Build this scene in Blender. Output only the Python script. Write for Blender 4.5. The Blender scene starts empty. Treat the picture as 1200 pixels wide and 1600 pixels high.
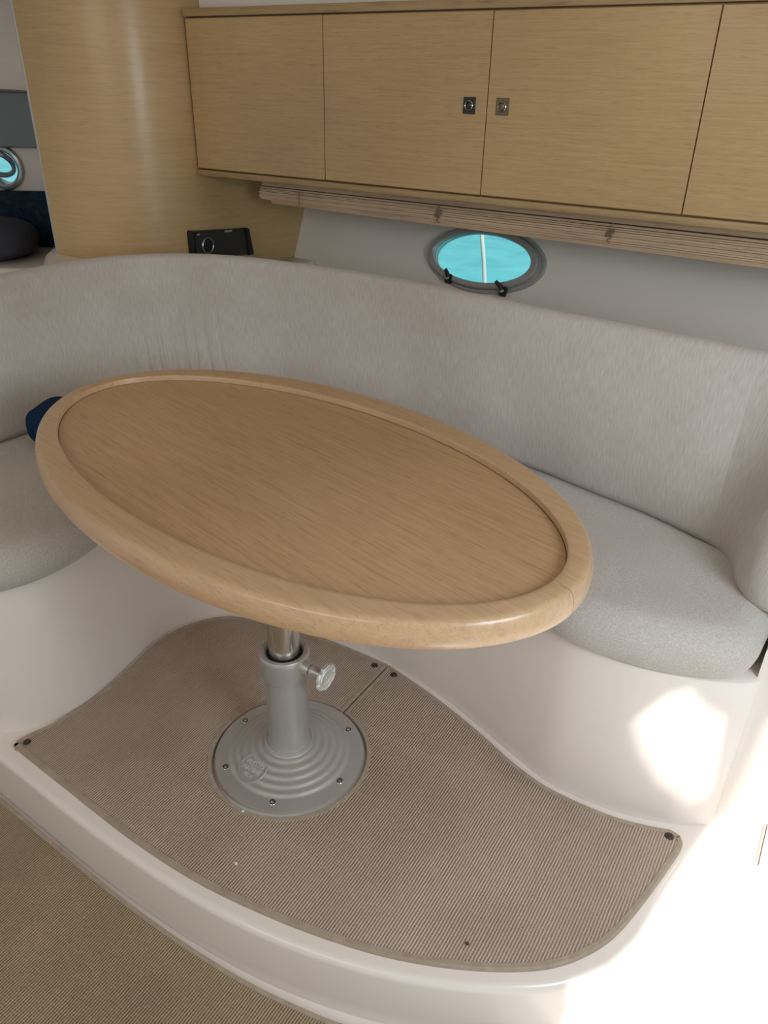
import bpy, bmesh, math, random
from math import sin, cos, pi, radians, sqrt, hypot, atan2
from mathutils import Vector, Matrix, geometry, noise

random.seed(7)
sc = bpy.context.scene
COL = sc.collection

# ---------------------------------------------------------------- camera
cam_d = bpy.data.cameras.new('camera')
cam = bpy.data.objects.new('camera', cam_d)
COL.objects.link(cam)
cam_d.sensor_fit = 'VERTICAL'
cam_d.sensor_height = 24.0
cam_d.lens = 24.0 * 1188.0 / 1600.0
cam_d.clip_start = 0.02
RM = Matrix(((0.8439, -0.2785, 0.4585), (0.5361, 0.4058, -0.7402), (0.0201, 0.8705, 0.4918)))
cam.matrix_world = Matrix.Translation((0, 0, 1.26)) @ RM.to_4x4()
sc.camera = cam

# ---------------------------------------------------------------- sky, sun, exposure
SUN_DIR = Vector((-0.40, 0.30, -0.87)).normalized()      # direction the light travels
w = bpy.data.worlds.new('sky'); sc.world = w
w.use_nodes = True
bg = w.node_tree.nodes['Background']
bg.inputs[0].default_value = (0.86, 0.93, 1.0, 1)
bg.inputs[1].default_value = 0.42
sd = bpy.data.lights.new('sun', 'SUN')
sd.energy = 4.3
sd.angle = radians(0.6)
sd.color = (1.0, 0.985, 0.955)
so = bpy.data.objects.new('sun', sd); COL.objects.link(so)
so.rotation_euler = SUN_DIR.to_track_quat('-Z', 'Y').to_euler()
so.location = (2, -2, 4)
AREAS = [  # name, location, aim, size x, size y, power, colour
    ('companionway_daylight', (0.80, 0.40, 1.25), (-0.20, 1.10, 0.05), 0.6, 0.6, 14, (0.79, 0.885, 1.0)),
    ('saloon_daylight', (-0.6, -1.2, 1.6), (-0.9, 1.0, 0.1), 1.4, 0.6, 8.0, (1.0, 0.87, 0.77)),
]
for n, loc, aim, sx, sy, pw, colr in AREAS:
    a = bpy.data.lights.new(n, 'AREA'); a.shape = 'RECTANGLE'
    a.size = sx; a.size_y = sy; a.energy = pw; a.color = colr
    o = bpy.data.objects.new(n, a); COL.objects.link(o)
    o.location = loc
    o.rotation_euler = (Vector(aim) - Vector(loc)).to_track_quat('-Z', 'Y').to_euler()
vs = sc.view_settings
vs.view_transform = 'Standard'; vs.look = 'None'; vs.gamma = 1.0; vs.use_curve_mapping = False
vs.exposure = 0.0

# ---------------------------------------------------------------- material helpers
def new_mat(name):
    m = bpy.data.materials.new(name); m.use_nodes = True
    nt = m.node_tree; b = nt.nodes['Principled BSDF']
    return m, nt, b

def N(nt, t, **kw):
    n = nt.nodes.new(t)
    for k, v in kw.items():
        if k in n.inputs: n.inputs[k].default_value = v
        else: setattr(n, k, v)
    return n

def plain(name, col, rough=0.5, metal=0.0, spec=0.5, coat=0.0, bump=0.0, bscale=200, var=0.0, vscale=3.0):
    m, nt, b = new_mat(name)
    b.inputs['Base Color'].default_value = (*col, 1)
    b.inputs['Roughness'].default_value = rough
    b.inputs['Metallic'].default_value = metal
    b.inputs['Specular IOR Level'].default_value = spec
    b.inputs['Coat Weight'].default_value = coat
    b.inputs['Coat Roughness'].default_value = 0.12
    tc = N(nt, 'ShaderNodeTexCoord')
    if var:
        n = N(nt, 'ShaderNodeTexNoise', Scale=vscale, Detail=4.0)
        nt.links.new(tc.outputs['Object'], n.inputs['Vector'])
        r = N(nt, 'ShaderNodeValToRGB')
        r.color_ramp.elements[0].position = 0.3; r.color_ramp.elements[1].position = 0.7
        r.color_ramp.elements[0].color = (*[c * (1 - var) for c in col], 1)
        r.color_ramp.elements[1].color = (*[min(1, c * (1 + var)) for c in col], 1)
        nt.links.new(n.outputs['Fac'], r.inputs['Fac']); nt.links.new(r.outputs['Color'], b.inputs['Base Color'])
    if bump:
        n2 = N(nt, 'ShaderNodeTexNoise', Scale=bscale, Detail=3.0)
        nt.links.new(tc.outputs['Object'], n2.inputs['Vector'])
        bp = N(nt, 'ShaderNodeBump', Strength=bump, Distance=0.001)
        nt.links.new(n2.outputs['Fac'], bp.inputs['Height']); nt.links.new(bp.outputs['Normal'], b.inputs['Normal'])
    return m

def wood(name, dark, mid, light, scale=(3.0, 60.0, 60.0), rot=(0, 0, 0), rough=0.38, coat=0.25, coord='Object', fleck=0.5):
    m, nt, b = new_mat(name)
    tc = N(nt, 'ShaderNodeTexCoord')
    mp = N(nt, 'ShaderNodeMapping'); mp.inputs['Rotation'].default_value = rot
    nt.links.new(tc.outputs[coord], mp.inputs['Vector'])
    def stretched(k, detail, dist):
        s = N(nt, 'ShaderNodeVectorMath', operation='MULTIPLY')
        s.inputs[1].default_value = (scale[0] * k, scale[1] * k, scale[2] * k)
        nt.links.new(mp.outputs[0], s.inputs[0])
        n = N(nt, 'ShaderNodeTexNoise', Scale=1.0, Detail=detail, Distortion=dist)
        n.inputs['Roughness'].default_value = 0.65
        nt.links.new(s.outputs[0], n.inputs['Vector'])
        return n
    a = stretched(1.0, 5.0, 0.3)
    r = N(nt, 'ShaderNodeValToRGB')
    e = r.color_ramp.elements
    e[0].position = 0.22; e[0].color = (*dark, 1)
    e[1].position = 0.78; e[1].color = (*light, 1)
    c = e.new(0.48); c.color = (*mid, 1)
    nt.links.new(a.outputs['Fac'], r.inputs['Fac'])
    # fine open pores
    p = stretched(4.0, 2.0, 0.0)
    pr = N(nt, 'ShaderNodeValToRGB')
    pr.color_ramp.elements[0].position = 0.28; pr.color_ramp.elements[0].color = (1 - fleck * .6, 1 - fleck * .65, 1 - fleck * .7, 1)
    pr.color_ramp.elements[1].position = 0.46; pr.color_ramp.elements[1].color = (1, 1, 1, 1)
    nt.links.new(p.outputs['Fac'], pr.inputs['Fac'])
    mx = N(nt, 'ShaderNodeMix', data_type='RGBA', blend_type='MULTIPLY'); mx.inputs[0].default_value = 1.0
    nt.links.new(r.outputs['Color'], mx.inputs[6]); nt.links.new(pr.outputs['Color'], mx.inputs[7])
    # broad tone drift of the veneer
    bn = N(nt, 'ShaderNodeTexNoise', Scale=2.2, Detail=1.0)
    nt.links.new(mp.outputs[0], bn.inputs['Vector'])
    br = N(nt, 'ShaderNodeValToRGB')
    br.color_ramp.elements[0].position = 0.3; br.color_ramp.elements[0].color = (0.90, 0.89, 0.88, 1)
    br.color_ramp.elements[1].position = 0.7; br.color_ramp.elements[1].color = (1.06, 1.07, 1.08, 1)
    nt.links.new(bn.outputs['Fac'], br.inputs['Fac'])
    m2 = N(nt, 'ShaderNodeMix', data_type='RGBA', blend_type='MULTIPLY'); m2.inputs[0].default_value = 1.0
    nt.links.new(mx.outputs[2], m2.inputs[6]); nt.links.new(br.outputs['Color'], m2.inputs[7])
    nt.links.new(m2.outputs[2], b.inputs['Base Color'])
    b.inputs['Roughness'].default_value = rough
    b.inputs['Coat Weight'].default_value = coat
    b.inputs['Coat Roughness'].default_value = 0.22
    bp = N(nt, 'ShaderNodeBump', Strength=0.25, Distance=0.0006)
    nt.links.new(p.outputs['Fac'], bp.inputs['Height']); nt.links.new(bp.outputs['Normal'], b.inputs['Normal'])
    return m

def fabric(name, c0, c1, striae=True):
    space = 'UV' if striae else 'Object'
    m, nt, b = new_mat(name)
    tc = N(nt, 'ShaderNodeTexCoord')
    def nz(vec, detail=2.0):
        s = N(nt, 'ShaderNodeVectorMath', operation='MULTIPLY'); s.inputs[1].default_value = vec
        nt.links.new(tc.outputs[space], s.inputs[0])
        n = N(nt, 'ShaderNodeTexNoise', Scale=1.0, Detail=detail)
        nt.links.new(s.outputs[0], n.inputs['Vector']); return n
    fine = nz((330, 38, 1) if striae else (330, 330, 330), 2.0)
    r = N(nt, 'ShaderNodeValToRGB')
    r.color_ramp.elements[0].position = 0.28; r.color_ramp.elements[0].color = (*c0, 1)
    r.color_ramp.elements[1].position = 0.72; r.color_ramp.elements[1].color = (*c1, 1)
    nt.links.new(fine.outputs['Fac'], r.inputs['Fac'])
    blot = nz((4, 4, 4), 3.0)
    r2 = N(nt, 'ShaderNodeValToRGB')
    r2.color_ramp.elements[0].position = 0.3; r2.color_ramp.elements[0].color = (0.90, 0.885, 0.87, 1)
    r2.color_ramp.elements[1].position = 0.65; r2.color_ramp.elements[1].color = (1.03, 1.03, 1.03, 1)
    nt.links.new(blot.outputs['Fac'], r2.inputs['Fac'])
    mx = N(nt, 'ShaderNodeMix', data_type='RGBA', blend_type='MULTIPLY'); mx.inputs[0].default_value = 1.0
    nt.links.new(r.outputs['Color'], mx.inputs[6]); nt.links.new(r2.outputs['Color'], mx.inputs[7])
    nt.links.new(mx.outputs[2], b.inputs['Base Color'])
    b.inputs['Roughness'].default_value = 0.95
    b.inputs['Specular IOR Level'].default_value = 0.15
    b.inputs['Sheen Weight'].default_value = 0.25
    bp = N(nt, 'ShaderNodeBump', Strength=0.25, Distance=0.001)
    nt.links.new(fine.outputs['Fac'], bp.inputs['Height']); nt.links.new(bp.outputs['Normal'], b.inputs['Normal'])
    return m

def ribbed_carpet(name, c0, c1, c2, pitch=0.0052):
    m, nt, b = new_mat(name)
    tc = N(nt, 'ShaderNodeTexCoord')
    sep = N(nt, 'ShaderNodeSeparateXYZ'); nt.links.new(tc.outputs['Object'], sep.inputs[0])
    # small wobble of the ribs
    wn = N(nt, 'ShaderNodeTexNoise', Scale=30.0, Detail=2.0); nt.links.new(tc.outputs['Object'], wn.inputs['Vector'])
    wm = N(nt, 'ShaderNodeMath', operation='MULTIPLY_ADD'); wm.inputs[1].default_value = 0.0022
    nt.links.new(wn.outputs['Fac'], wm.inputs[0]); nt.links.new(sep.outputs['X'], wm.inputs[2])
    mu = N(nt, 'ShaderNodeMath', operation='MULTIPLY'); mu.inputs[1].default_value = 2 * pi / pitch
    nt.links.new(wm.outputs[0], mu.inputs[0])
    sn = N(nt, 'ShaderNodeMath', operation='SINE'); nt.links.new(mu.outputs[0], sn.inputs[0])
    hf = N(nt, 'ShaderNodeMath', operation='MULTIPLY_ADD'); hf.inputs[1].default_value = 0.5; hf.inputs[2].default_value = 0.5
    nt.links.new(sn.outputs[0], hf.inputs[0])
    # loops along each rib
    my = N(nt, 'ShaderNodeMath', operation='MULTIPLY'); my.inputs[1].default_value = 2 * pi / 0.0055
    nt.links.new(sep.outputs['Y'], my.inputs[0])
    sy = N(nt, 'ShaderNodeMath', operation='SINE'); nt.links.new(my.outputs[0], sy.inputs[0])
    ml = N(nt, 'ShaderNodeMath', operation='MULTIPLY_ADD'); ml.inputs[1].default_value = 0.09
    nt.links.new(sy.outputs[0], ml.inputs[0]); nt.links.new(hf.outputs[0], ml.inputs[2])
    fz = N(nt, 'ShaderNodeTexNoise', Scale=420.0, Detail=2.0); nt.links.new(tc.outputs['Object'], fz.inputs['Vector'])
    fa = N(nt, 'ShaderNodeMath', operation='MULTIPLY_ADD'); fa.inputs[1].default_value = 0.75
    nt.links.new(fz.outputs['Fac'], fa.inputs[0]); nt.links.new(ml.outputs[0], fa.inputs[2])
    r = N(nt, 'ShaderNodeValToRGB'); e = r.color_ramp.elements
    e[0].position = 0.22; e[0].color = (*c0, 1)
    e[1].position = 1.0; e[1].color = (*c2, 1)
    k = e.new(0.62); k.color = (*c1, 1)
    sc_ = N(nt, 'ShaderNodeMath', operation='MULTIPLY'); sc_.inputs[1].default_value = 0.72
    nt.links.new(fa.outputs[0], sc_.inputs[0]); nt.links.new(sc_.outputs[0], r.inputs['Fac'])
    bl = N(nt, 'ShaderNodeTexNoise', Scale=4.0, Detail=4.0); nt.links.new(tc.outputs['Object'], bl.inputs['Vector'])
    r2 = N(nt, 'ShaderNodeValToRGB')
    r2.color_ramp.elements[0].position = 0.35; r2.color_ramp.elements[0].color = (0.88, 0.86, 0.84, 1)
    r2.color_ramp.elements[1].position = 0.65; r2.color_ramp.elements[1].color = (1.05, 1.04, 1.03, 1)
    nt.links.new(bl.outputs['Fac'], r2.inputs['Fac'])
    mx = N(nt, 'ShaderNodeMix', data_type='RGBA', blend_type='MULTIPLY'); mx.inputs[0].default_value = 1.0
    nt.links.new(r.outputs['Color'], mx.inputs[6]); nt.links.new(r2.outputs['Color'], mx.inputs[7])
    nt.links.new(mx.outputs[2], b.inputs['Base Color'])
    b.inputs['Roughness'].default_value = 0.95; b.inputs['Specular IOR Level'].default_value = 0.1
    bp = N(nt, 'ShaderNodeBump', Strength=0.8, Distance=0.0022)
    nt.links.new(fa.outputs[0], bp.inputs['Height']); nt.links.new(bp.outputs['Normal'], b.inputs['Normal'])
    return m

M = {}
M['gel'] = plain('white_gelcoat', (0.82, 0.745, 0.67), rough=0.22, spec=0.5, var=0.02, vscale=2.0)
M['gel_matt'] = plain('cream_liner', (0.84, 0.78, 0.70), rough=0.5, var=0.02, bump=0.1, bscale=300)
M['edge'] = plain('pale_edge_bead', (0.42, 0.42, 0.38), rough=0.25)
M['oak'] = wood('oak_veneer_cabinet', (0.43, 0.275, 0.115), (0.50, 0.325, 0.140), (0.56, 0.375, 0.170), scale=(6, 6, 170), fleck=0.4)
M['oak_dark'] = wood('oak_lipping', (0.34, 0.225, 0.10), (0.41, 0.275, 0.125), (0.47, 0.32, 0.15), scale=(4, 60, 60), rough=0.45)
M['oak_wall'] = wood('oak_veneer_bulkhead', (0.48, 0.315, 0.135), (0.54, 0.36, 0.158), (0.59, 0.40, 0.185), scale=(5, 5, 110), rough=0.42, coat=0.35, fleck=0.22)
M['oak_table'] = wood('oak_veneer_table', (0.46, 0.275, 0.14), (0.54, 0.33, 0.175), (0.60, 0.385, 0.215), scale=(5, 150, 150), rot=(0, 0, 0.22), rough=0.38, coat=0.25, fleck=0.5)
M['oak_rim'] = wood('solid_oak_rim', (0.52, 0.325, 0.175), (0.59, 0.385, 0.215), (0.64, 0.43, 0.25), scale=(7, 110, 110), rot=(0, 0, 0.17), rough=0.30, coat=0.4, fleck=0.3)
M['bamboo'] = wood('bamboo_slat', (0.56, 0.38, 0.23), (0.66, 0.47, 0.295), (0.73, 0.54, 0.355), scale=(3, 90, 90), rough=0.55, coat=0.1)
M['cord'] = plain('blind_cord', (0.28, 0.20, 0.13), rough=0.9)
M['fab_back'] = fabric('backrest_fabric', (0.50, 0.455, 0.41), (0.61, 0.565, 0.515), True)
M['fab_seat'] = fabric('seat_fabric', (0.47, 0.435, 0.39), (0.62, 0.58, 0.53), False)
M['carpet'] = ribbed_carpet('ribbed_mat', (0.31, 0.225, 0.165), (0.48, 0.38, 0.295), (0.63, 0.53, 0.435))
M['carpet2'] = ribbed_carpet('ribbed_floor_carpet', (0.25, 0.18, 0.105), (0.41, 0.315, 0.205), (0.53, 0.42, 0.29), pitch=0.0050)
M['binding'] = plain('mat_binding', (0.40, 0.32, 0.235), rough=0.9, bump=0.8, bscale=700, var=0.1, vscale=60)
M['pewter'] = plain('grey_cast_alloy', (0.50, 0.495, 0.465), rough=0.38, metal=0.55, bump=0.25, bscale=500, var=0.05, vscale=12)
M['chrome'] = plain('polished_steel', (0.66, 0.65, 0.62), rough=0.18, metal=1.0)
M['bright_alloy'] = plain('bright_alloy_knob', (0.74, 0.76, 0.72), rough=0.35, metal=0.6, bump=0.3, bscale=300)
M['latch_reflect'] = plain('brown_reflection_latch', (0.20, 0.15, 0.09), rough=0.3, metal=0.7)  # brown tone paints in the reflection on the right-hand latch
M['dark_latch'] = plain('dark_bronze_latch', (0.05, 0.055, 0.045), rough=0.25, metal=0.7)
M['ring'] = plain('latch_ring', (0.40, 0.38, 0.32), rough=0.18, metal=1.0)
M['win_alloy'] = plain('grey_porthole_alloy', (0.42, 0.405, 0.39), rough=0.3, metal=0.25)
M['black'] = plain('black_plastic', (0.012, 0.012, 0.014), rough=0.3)
M['black2'] = plain('black_matt_plastic', (0.008, 0.008, 0.009), rough=0.6)
M['silver'] = plain('silver_trim', (0.5, 0.5, 0.5), rough=0.3, metal=0.8)
M['gap'] = plain('dark_seam', (0.05, 0.035, 0.02), rough=0.9)
M['snap'] = plain('dark_snap_stud', (0.05, 0.04, 0.03), rough=0.35, metal=0.5)
M['navy'] = plain('navy_velour', (0.018, 0.036, 0.062), rough=0.95, spec=0.1, bump=1.0, bscale=120, var=0.35, vscale=45)
M['navy2'] = plain('blue_cushion_cloth', (0.010, 0.030, 0.075), rough=0.9, spec=0.1, bump=0.5, bscale=300)
M['slate'] = plain('slate_cushion_cloth', (0.07, 0.07, 0.085), rough=0.95, spec=0.1, bump=0.5, bscale=200)
M['panelgrey'] = plain('grey_green_panel', (0.20, 0.235, 0.235), rough=0.35, var=0.05)
M['dirt'] = plain('dirt_speck', (0.06, 0.045, 0.035), rough=0.9)
M['rope'] = plain('white_rope', (0.85, 0.82, 0.78), rough=0.9, bump=1.0, bscale=150)
M['crumb'] = plain('crumb', (0.8, 0.75, 0.68), rough=0.9)

def glass_mat():
    m, nt, b = new_mat('window_glass')
    for n in list(nt.nodes):
        if n.type != 'OUTPUT_MATERIAL': nt.nodes.remove(n)
    out = [n for n in nt.nodes if n.type == 'OUTPUT_MATERIAL'][0]
    tr = N(nt, 'ShaderNodeBsdfTransparent'); tr.inputs[0].default_value = (0.93, 0.98, 0.97, 1)
    gl = N(nt, 'ShaderNodeBsdfGlossy', Roughness=0.03)
    mx = N(nt, 'ShaderNodeMixShader'); mx.inputs[0].default_value = 0.05
    nt.links.new(tr.outputs[0], mx.inputs[1]); nt.links.new(gl.outputs[0], mx.inputs[2]); nt.links.new(mx.outputs[0], out.inputs[0])
    return m
M['glass'] = glass_mat()

def water_mat():
    m, nt, b = new_mat('turquoise_sea')
    tc = N(nt, 'ShaderNodeTexCoord')
    n = N(nt, 'ShaderNodeTexNoise', Scale=1.4, Detail=6.0, Distortion=0.6); nt.links.new(tc.outputs['Object'], n.inputs['Vector'])
    r = N(nt, 'ShaderNodeValToRGB')
    r.color_ramp.elements[0].position = 0.35; r.color_ramp.elements[0].color = (0.06, 0.46, 0.53, 1)
    r.color_ramp.elements[1].position = 0.7; r.color_ramp.elements[1].color = (0.13, 0.60, 0.66, 1)
    nt.links.new(n.outputs['Fac'], r.inputs['Fac']); nt.links.new(r.outputs['Color'], b.inputs['Base Color'])
    b.inputs['Roughness'].default_value = 0.25
    bp = N(nt, 'ShaderNodeBump', Strength=0.3, Distance=0.05)
    nt.links.new(n.outputs['Fac'], bp.inputs['Height']); nt.links.new(bp.outputs['Normal'], b.inputs['Normal'])
    return m
M['water'] = water_mat()

# ---------------------------------------------------------------- object helpers
ROOTS = {}
def link(name, me, mat, parent=None, loc=None, smooth=True):
    """mesh authored in world space; its origin goes to loc, or to its parent's origin"""
    o = bpy.data.objects.new(name, me); COL.objects.link(o)
    if mat and not me.materials: me.materials.append(mat)
    if parent is not None:
        base = Vector(parent['_w']) ; o.parent = parent
        me.transform(Matrix.Translation(-base)); o['_w'] = tuple(base)
    else:
        base = Vector(loc) if loc is not None else Vector((0, 0, 0))
        me.transform(Matrix.Translation(-base)); o.location = base; o['_w'] = tuple(base)
    if smooth:
        me.shade_smooth()
        me.set_sharp_from_angle(angle=radians(38))
    return o

def thing(name, label, cat, loc, group=None):
    o = bpy.data.objects.new(name, None); COL.objects.link(o)
    o.location = loc; o['_w'] = tuple(loc); o.empty_display_size = 0.05
    o['label'] = label; o['category'] = cat
    if group: o['group'] = group
    return o

def tag(o, label=None, cat=None, group=None, kind=None):
    if label: o['label'] = label
    if cat: o['category'] = cat
    if group: o['group'] = group
    if kind: o['kind'] = kind
    return o

def mesh_from(verts, faces, name='mesh'):
    me = bpy.data.meshes.new(name); me.from_pydata([tuple(v) for v in verts], [], faces); me.update()
    bm = bmesh.new(); bm.from_mesh(me); bmesh.ops.recalc_face_normals(bm, faces=bm.faces); bm.to_mesh(me); bm.free()
    return me

def bm_mesh(bm, name='mesh', recalc=True):
    me = bpy.data.meshes.new(name)
    if recalc: bmesh.ops.recalc_face_normals(bm, faces=bm.faces)
    bm.to_mesh(me); bm.free(); return me

def box(lo, hi, bev=0.0, seg=2):
    bm = bmesh.new(); bmesh.ops.create_cube(bm, size=1)
    for v in bm.verts:
        v.co = Vector([lo[i] + (v.co[i] + .5) * (hi[i] - lo[i]) for i in range(3)])
    if bev: bmesh.ops.bevel(bm, geom=bm.edges[:], offset=bev, segments=seg, affect='EDGES', profile=0.5)
    return bm_mesh(bm)

def catmull(pts, n=8, closed=False):
    P = [Vector(p) for p in pts]; out = []; L = len(P)
    rng = L if closed else L - 1
    for i in range(rng):
        p1, p2 = P[i], P[(i + 1) % L]
        p0 = P[(i - 1) % L] if (closed or i > 0) else p1 * 2 - p2
        p3 = P[(i + 2) % L] if (closed or i + 2 < L) else p2 * 2 - p1
        for k in range(n):
            t = k / n
            out.append(0.5 * ((2 * p1) + (p2 - p0) * t + (2 * p0 - 5 * p1 + 4 * p2 - p3) * t * t + (3 * p1 - p0 - 3 * p2 + p3) * t ** 3))
    if not closed: out.append(P[-1])
    return out

def resample(P, n):
    d = [0]
    for a, b in zip(P, P[1:]): d.append(d[-1] + (b - a).length)
    out = []; j = 0
    for i in range(n):
        s = d[-1] * i / (n - 1)
        while j < len(d) - 2 and d[j + 1] < s: j += 1
        t = 0 if d[j + 1] == d[j] else (s - d[j]) / (d[j + 1] - d[j])
        out.append(P[j].lerp(P[j + 1], min(1, t)))
    return out

def area2(P): return sum(P[i][0] * P[(i + 1) % len(P)][1] - P[(i + 1) % len(P)][0] * P[i][1] for i in range(len(P)))

def offset_closed(P, d):
    """move a closed 2D outline inwards by d (counter-clockwise outline)"""
    out = []; n = len(P); s = 1 if area2(P) > 0 else -1
    for i in range(n):
        a, b, c = Vector(P[i - 1][:2]), Vector(P[i][:2]), Vector(P[(i + 1) % n][:2])
        t1 = (b - a).normalized(); t2 = (c - b).normalized(); t = (t1 + t2)
        if t.length < 1e-6: t = t1
        t.normalize(); nn = Vector((-t.y, t.x)) * s
        k = max(0.5, nn.dot(Vector((-t1.y, t1.x)) * s))
        out.append(b + nn * d / k)
    return out

def slab(outline, z0, z1, r=0.0, seg=4, holes=None):
    """solid from a closed 2D outline, top edge rounded with radius r"""
    n = len(outline); verts = []; faces = []
    rings = [(0, z0), (0, z1 - r)]
    for k in range(1, seg + 1):
        if r: a = k / seg * pi / 2; rings.append((r * (1 - cos(a)), z1 - r + r * sin(a)))
    for off, z in rings:
        Q = offset_closed(outline, off) if off else [Vector(p[:2]) for p in outline]
        verts += [(q.x, q.y, z) for q in Q]
    for k in range(len(rings) - 1):
        for i in range(n):
            j = (i + 1) % n
            faces.append((k * n + i, k * n + j, (k + 1) * n + j, (k + 1) * n + i))
    top = len(rings) - 1
    tri = geometry.tessellate_polygon([[Vector((*verts[top * n + i][:2], 0)) for i in range(n)]])
    faces += [tuple(top * n + i for i in t) for t in tri]
    faces += [tuple(i for i in t) for t in tri]
    return mesh_from(verts, faces)

def strip_along(P, w0, w1, z0, z1, closed=False):
    """ribbon with thickness following a 2D polyline, from offset w0 to w1 on its left"""
    n = len(P); L = []; 
    for i in range(n):
        a = P[i - 1] if (i > 0 or closed) else P[i]
        c = P[(i + 1) % n] if (i < n - 1 or closed) else P[i]
        t = Vector((c[0] - a[0], c[1] - a[1])).normalized(); nn = Vector((-t.y, t.x)); b = Vector(P[i][:2])
        p, q = b + nn * w0, b + nn * w1; e = (w1 - w0) * 0.2
        p1, q1 = b + nn * (w0 + e), b + nn * (w1 - e)
        zm = z0 + (z1 - z0) * 0.55
        L.append([(*p, z0), (*p, zm), (*p1, z1), (*q1, z1), (*q, zm), (*q, z0)])
    V = [v for l in L for v in l]; F = []
    rng = n if closed else n - 1
    for i in range(rng):
        j = (i + 1) % n
        for k in range(6):
            F.append((i * 6 + k, j * 6 + k, j * 6 + (k + 1) % 6, i * 6 + (k + 1) % 6))
    if not closed: F += [tuple(range(6)), tuple((n - 1) * 6 + k for k in range(6))]
    return mesh_from(V, F)

def lathe(profile, c=(0, 0, 0), seg=64, cap=True):
    V = []; F = []; n = len(profile)
    for i in range(seg):
        a = 2 * pi * i / seg
        for r, z in profile: V.append((c[0] + r * cos(a), c[1] + r * sin(a), c[2] + z))
    for i in range(seg):
        j = (i + 1) % seg
        for k in range(n - 1): F.append((i * n + k, j * n + k, j * n + k + 1, i * n + k + 1))
    if cap:
        F.append(tuple(i * n for i in range(seg))); F.append(tuple(i * n + n - 1 for i in range(seg)))
    return mesh_from(V, F)

def tube(P, r, seg=8, closed=False):
    P = [Vector(p) for p in P]; n = len(P); V = []; F = []; up = None
    for i in range(n):
        a = P[i - 1] if (i > 0 or closed) else P[i]; c = P[(i + 1) % n] if (i < n - 1 or closed) else P[i]
        t = (c - a).normalized()
        if up is None: up = Vector((0, 0, 1)) if abs(t.z) < .9 else Vector((1, 0, 0))
        x = t.cross(up).normalized(); up = x.cross(t).normalized()
        rr = r[i] if isinstance(r, (list, tuple)) else r
        for k in range(seg):
            q = 2 * pi * k / seg; V.append(P[i] + (x * cos(q) + up * sin(q)) * rr)
    rng = n if closed else n - 1
    for i in range(rng):
        j = (i + 1) % n
        for k in range(seg): F.append((i * seg + k, i * seg + (k + 1) % seg, j * seg + (k + 1) % seg, j * seg + k))
    if not closed: F += [tuple(range(seg)), tuple((n - 1) * seg + k for k in range(seg))]
    return mesh_from(V, F)

def orient(me, origin, zaxis, xaxis=None):
    z = Vector(zaxis).normalized()
    x = Vector(xaxis) if xaxis is not None else (Vector((0, 0, 1)).cross(z) if abs(z.z) < .95 else Vector((1, 0, 0)))
    x = (x - z * x.dot(z)).normalized(); y = z.cross(x)
    me.transform(Matrix((( x.x, y.x, z.x, origin[0]), (x.y, y.y, z.y, origin[1]), (x.z, y.z, z.z, origin[2]), (0, 0, 0, 1))))
    return me

def text_mesh(body, size, depth, bold=0.0):
    cu = bpy.data.curves.new('lettering', 'FONT'); cu.body = body; cu.size = size; cu.extrude = depth
    cu.align_x = 'CENTER'; cu.align_y = 'CENTER'; cu.offset = bold; cu.resolution_u = 3
    o = bpy.data.objects.new('lettering', cu); COL.objects.link(o)
    dg = bpy.context.evaluated_depsgraph_get(); dg.update()
    me = bpy.data.meshes.new_from_object(o.evaluated_get(dg)); me.materials.clear()
    bpy.data.objects.remove(o); bpy.data.curves.remove(cu); return me

def structure(name, me, mat, loc=None, smooth=True):
    o = link(name, me, mat, None, loc, smooth); o['kind'] = 'structure'; return o

def shade_smooth_all(me): me.shade_smooth()

# ================================================================ SETTING
# ---- raised white platform (dais) under the table
EDGE = [(-2.0, 0.575), (-1.6, 0.556), (-1.281, 0.546), (-1.058, 0.536), (-0.873, 0.533), (-0.714, 0.538), (-0.58, 0.553), (-0.463, 0.578),
        (-0.358, 0.611), (-0.262, 0.652), (-0.173, 0.702), (-0.102, 0.757), (-0.054, 0.821), (-0.026, 0.893), (-0.006, 1.02), (0.014, 1.13), (0.030, 1.206)]
edge = [Vector(p) for p in EDGE]
ec = catmull([(p[0], p[1], 0) for p in EDGE], 6)
outline = [Vector((p.x, p.y - 0.004)) for p in ec] + [Vector((0.06, 1.23)), Vector((0.06, 1.9)), Vector((-2.0, 1.9))]
structure('floor_platform', slab(outline, -0.16, 0.0, 0.014, 4), M['gel'])

# ---- lower floor: white moulded sole, then carpet laid on it
structure('floor', box((-3.6, -1.6, -0.20), (1.5, 1.9, -0.145)), M['gel'])

# ---- plinth (moulded seat base) following the banquette
RIS = [(-2.0, 0.50), (-1.6, 0.505), (-1.46, 0.528), (-1.36, 0.572), (-1.30, 0.630), (-1.268, 0.70), (-1.262, 0.78), (-1.278, 0.88), (-1.298, 1.0), (-1.283, 1.1),
       (-1.235, 1.175), (-1.17, 1.208), (-1.08, 1.238), (-0.98, 1.252), (-0.83, 1.262), (-0.745, 1.258), (-0.65, 1.240), (-0.55, 1.214),
       (-0.46, 1.184), (-0.36, 1.148), (-0.284, 1.125), (-0.21, 1.122), (-0.137, 1.130), (-0.06, 1.153), (-0.005, 1.18), (0.022, 1.200)]
rc = catmull([(*p, 0) for p in RIS], 6)
plinth = [Vector((p.x, p.y)) for p in rc] + [Vector((0.030, 1.212)), Vector((0.032, 1.5)), Vector((0.032, 1.88)), Vector((-1.86, 1.88)), Vector((-2.0, 1.0))]
plinth_me = slab(plinth, -0.002, 0.368, 0.006, 2)
pl = link('seat_plinth', plinth_me, M['gel'], None, (-0.9, 1.5, 0))
tag(pl, 'white moulded fibreglass base curving under the U-shaped bench seat', 'bench base')

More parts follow.
